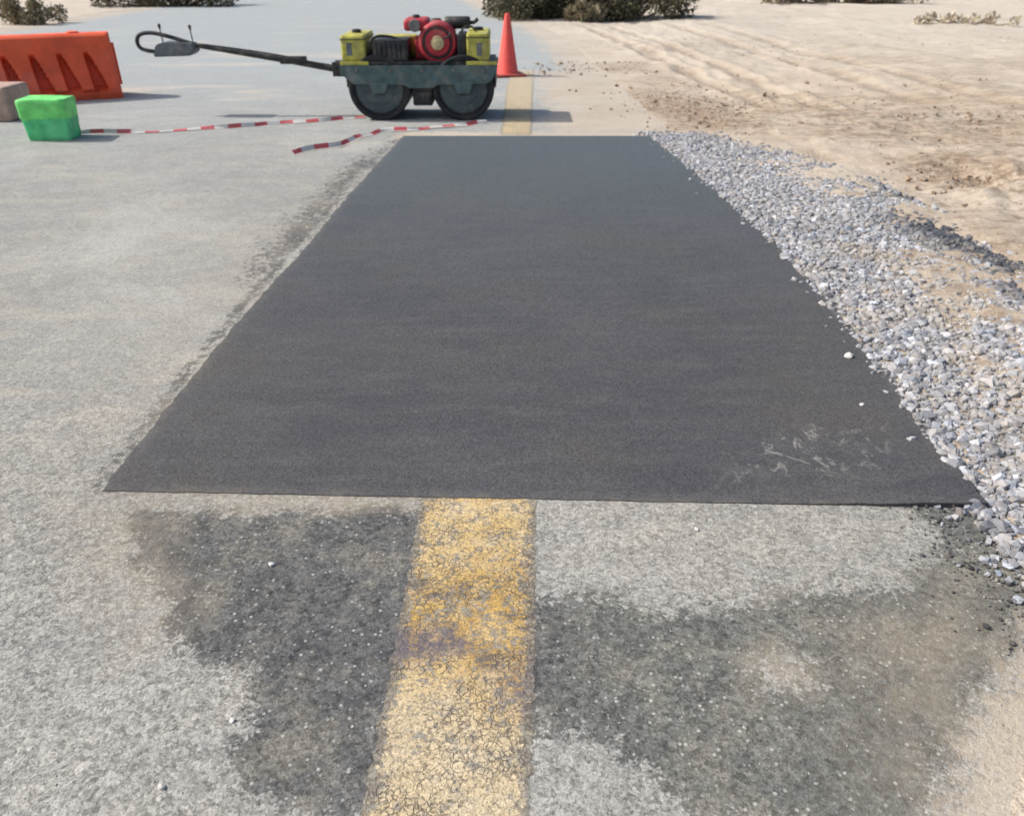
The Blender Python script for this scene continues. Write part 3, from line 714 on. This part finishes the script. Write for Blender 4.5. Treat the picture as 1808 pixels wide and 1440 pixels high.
crumple('box_body', 0, .19, 0, grn, 1.3, .006)
crumple('lid', .17, hz, .003, grl, 4.1, .009)

# ------------------------------------------------------------------ barrier tape
tr = paint('tape_red', (.54, .09, .10), .5, 0, .3, .1); tw = paint('tape_white', (.58, .56, .53), .5, 0, .3, .08)
def tape(pxs, label, seed, wd=.065):
    pts = smooth_path([G(x, y, z) for x, y, z in pxs], 24)
    d = np.concatenate([[0], np.cumsum([(pts[i+1]-pts[i]).length for i in range(len(pts)-1)])]); arr = np.array([p[:] for p in pts])
    st = .02; ds = np.arange(0, d[-1], st); A = np.stack([np.interp(ds, d, arr[:, k]) for k in range(3)], 1)
    bm = bmesh.new(); pr = None
    for i in range(len(A)):
        a = Vector(A[max(0, i-1)]); b = Vector(A[min(len(A)-1, i+1)]); t = (b-a).normalized(); sdv = Vector((-t.y, t.x, 0)).normalized()
        th = math.radians(42 + 80*noise.fractal(Vector((ds[i]*1.6, seed, 0)), 1, 2, 2)); th = min(max(th, .12), math.pi-.12); dr = sdv*math.cos(th) + Vector((0, 0, 1))*math.sin(th)
        c = Vector(A[i]) + sdv*.07*noise.fractal(Vector((ds[i]*1.7, seed+4, 0)), 1, 2, 3); c.z = .007 + .018*abs(noise.noise(Vector((ds[i]*2.1, seed+9, 0))))
        cup = .010*noise.noise(Vector((ds[i]*4, seed+2, 0)))
        nrm = t.cross(dr)
        lo, mid, hi = bm.verts.new(c), bm.verts.new(c + dr*wd*.5 + nrm*cup), bm.verts.new(c + dr*wd*(1-abs(cup)*8))
        if pr:
            mi = int(ds[i]/.12) % 2
            for q in ((pr[0], lo, mid, pr[1]), (pr[1], mid, hi, pr[2])):
                f = bm.faces.new(q); f.material_index = mi
        pr = (lo, mid, hi)
    me = bpy.data.meshes.new('barrier_tape'); bm.to_mesh(me); bm.free()
    return tag(link('barrier_tape', me, [tr, tw]), label, 'barrier tape')
tape([(112, 238, .01), (160, 237, .01), (230, 235, .01), (330, 230, .01), (440, 223, .01), (520, 217, .01), (590, 213, .01), (650, 209, .01)], 'red and white tape running along the ground from the green box to the roller', 1.0, .038)
tape([(520, 272, .01), (560, 263, .01), (610, 254, .01), (650, 241, .01), (680, 233, .01), (730, 231, .01), (790, 225, .01), (860, 217, .01)], 'short loose red and white tape lying in front of the roller drums', 5.0, .040)

# ------------------------------------------------------------------ shrubs
def leafM(name, a, b):
    m = M(name); oi = m.n('ShaderNodeNewGeometry'); c = m.mix(a, b, oi.outputs['Random Per Island']); return m.done(c, .8, 0, .15)
dk = leafM('olive_desert_leaf', (.080, .084, .048), (.18, .165, .105)); ol = leafM('olive_dry_leaf', (.20, .18, .11), (.38, .32, .22)); pl_ = leafM('pale_dry_stalk', (.42, .36, .27), (.56, .49, .38))
wood = paint('shrub_wood', (.16, .11, .07), .9); pwood = paint('pale_dry_wood', (.38, .31, .22), .9)
def shrub(px, py, wd, ht_, dp, mat_, nleaf, label, seed, leaf=.06, name='desert_shrub', cat='shrub', tall=1.0, wd_mat=None):
    rr = random.Random(seed); p = G(px, py); root = empty(name, (p.x, p.y + dp*.5, 0)); tag(root, label, cat)
    nl = max(5, int(wd*6)); lobes = []
    for k in range(nl):
        x = ((k+.5)/nl - .5)*wd*.9 + rr.uniform(-.1, .1)*wd; y = rr.uniform(-.5, .5)*dp*.7; r = rr.uniform(.18, .32)*min(wd, ht_*1.6)*.7
        z = rr.uniform(.15, 1)*(ht_-r)*max(.35, 1-(2*x/wd)**2*.6); lobes.append((Vector((x, y, max(z, r*.5))), r))
    V, Fs = [], []
    for k in range(nleaf):
        c, r = lobes[rr.randrange(nl)]; d = Vector((rr.gauss(0, 1), rr.gauss(0, 1), rr.gauss(0, 1))).normalized()
        q = c + d*r*(rr.random()**.4)*Vector((1.25, 1, .9)).length/1.7*rr.uniform(.9, 1.15)
        if q.z < .02: q.z = rr.uniform(.02, .3)*min(1, ht_)
        t = (d + Vector((rr.gauss(0, .6), rr.gauss(0, .6), rr.gauss(.3, .6)*tall))).normalized(); s_ = t.orthogonal().normalized(); s_ = (Matrix.Rotation(rr.uniform(0, 6.28), 3, t) @ s_)
        l = leaf*rr.uniform(.6, 1.4); wv = l*.28; b0 = len(V)
        V += [q - s_*wv*.3, q + t*l*.5 + s_*wv, q + t*l, q + t*l*.5 - s_*wv]; Fs.append((b0, b0+1, b0+2, b0+3))
    np_mesh('foliage', np.array([v[:] for v in V]), np.array(Fs), mat_).parent = root
    bm = bmesh.new()
    for c, r in lobes:
        b = Vector((c.x*.3, c.y*.3, -.03)); tube(bm, smooth_path([b, b.lerp(c, .5) + Vector((rr.uniform(-.1, .1), rr.uniform(-.1, .1), 0))*wd*.2, c], 4), .02, 6, rads=[.02*min(1.5, wd)*(1-.08*i) for i in range(9)])
    obj('stems', bm, wd_mat or wood, root, True)
shrub(978, 38, 2.5, 1.3, 1.8, dk, 13000, 'olive desert shrub at the top, directly above the traffic cone', 1, .09)
shrub(1112, 38, 2.5, 1.4, 1.8, dk, 13000, 'wide olive desert shrub at the top right of the cone, behind a pale dry tuft', 2, .09)
shrub(1035, 40, .8, .45, .5, ol, 1100, 'small pale dry tuft in front of the olive shrubs', 3, .12, 'dry_tuft', 'dry plant', 2.5, pwood)
shrub(290, 14, 3.9, 1.1, 1.5, dk, 6500, 'low dark shrub on the far verge at the top left', 4, .09)
shrub(30, 46, 1.6, .55, .9, ol, 2500, 'low olive brown shrub in the top left corner', 5, .08)
shrub(1720, 48, 2.2, .26, .9, pl_, 420, 'sparse pale dry tuft on the sand at the top right', 6, .10, 'dry_tuft', 'dry plant', 2.5, pwood)
shrub(1500, 8, 4.6, .7, 1.2, ol, 3600, 'long low dull olive scrub at the very top edge of the sand', 8, .11)
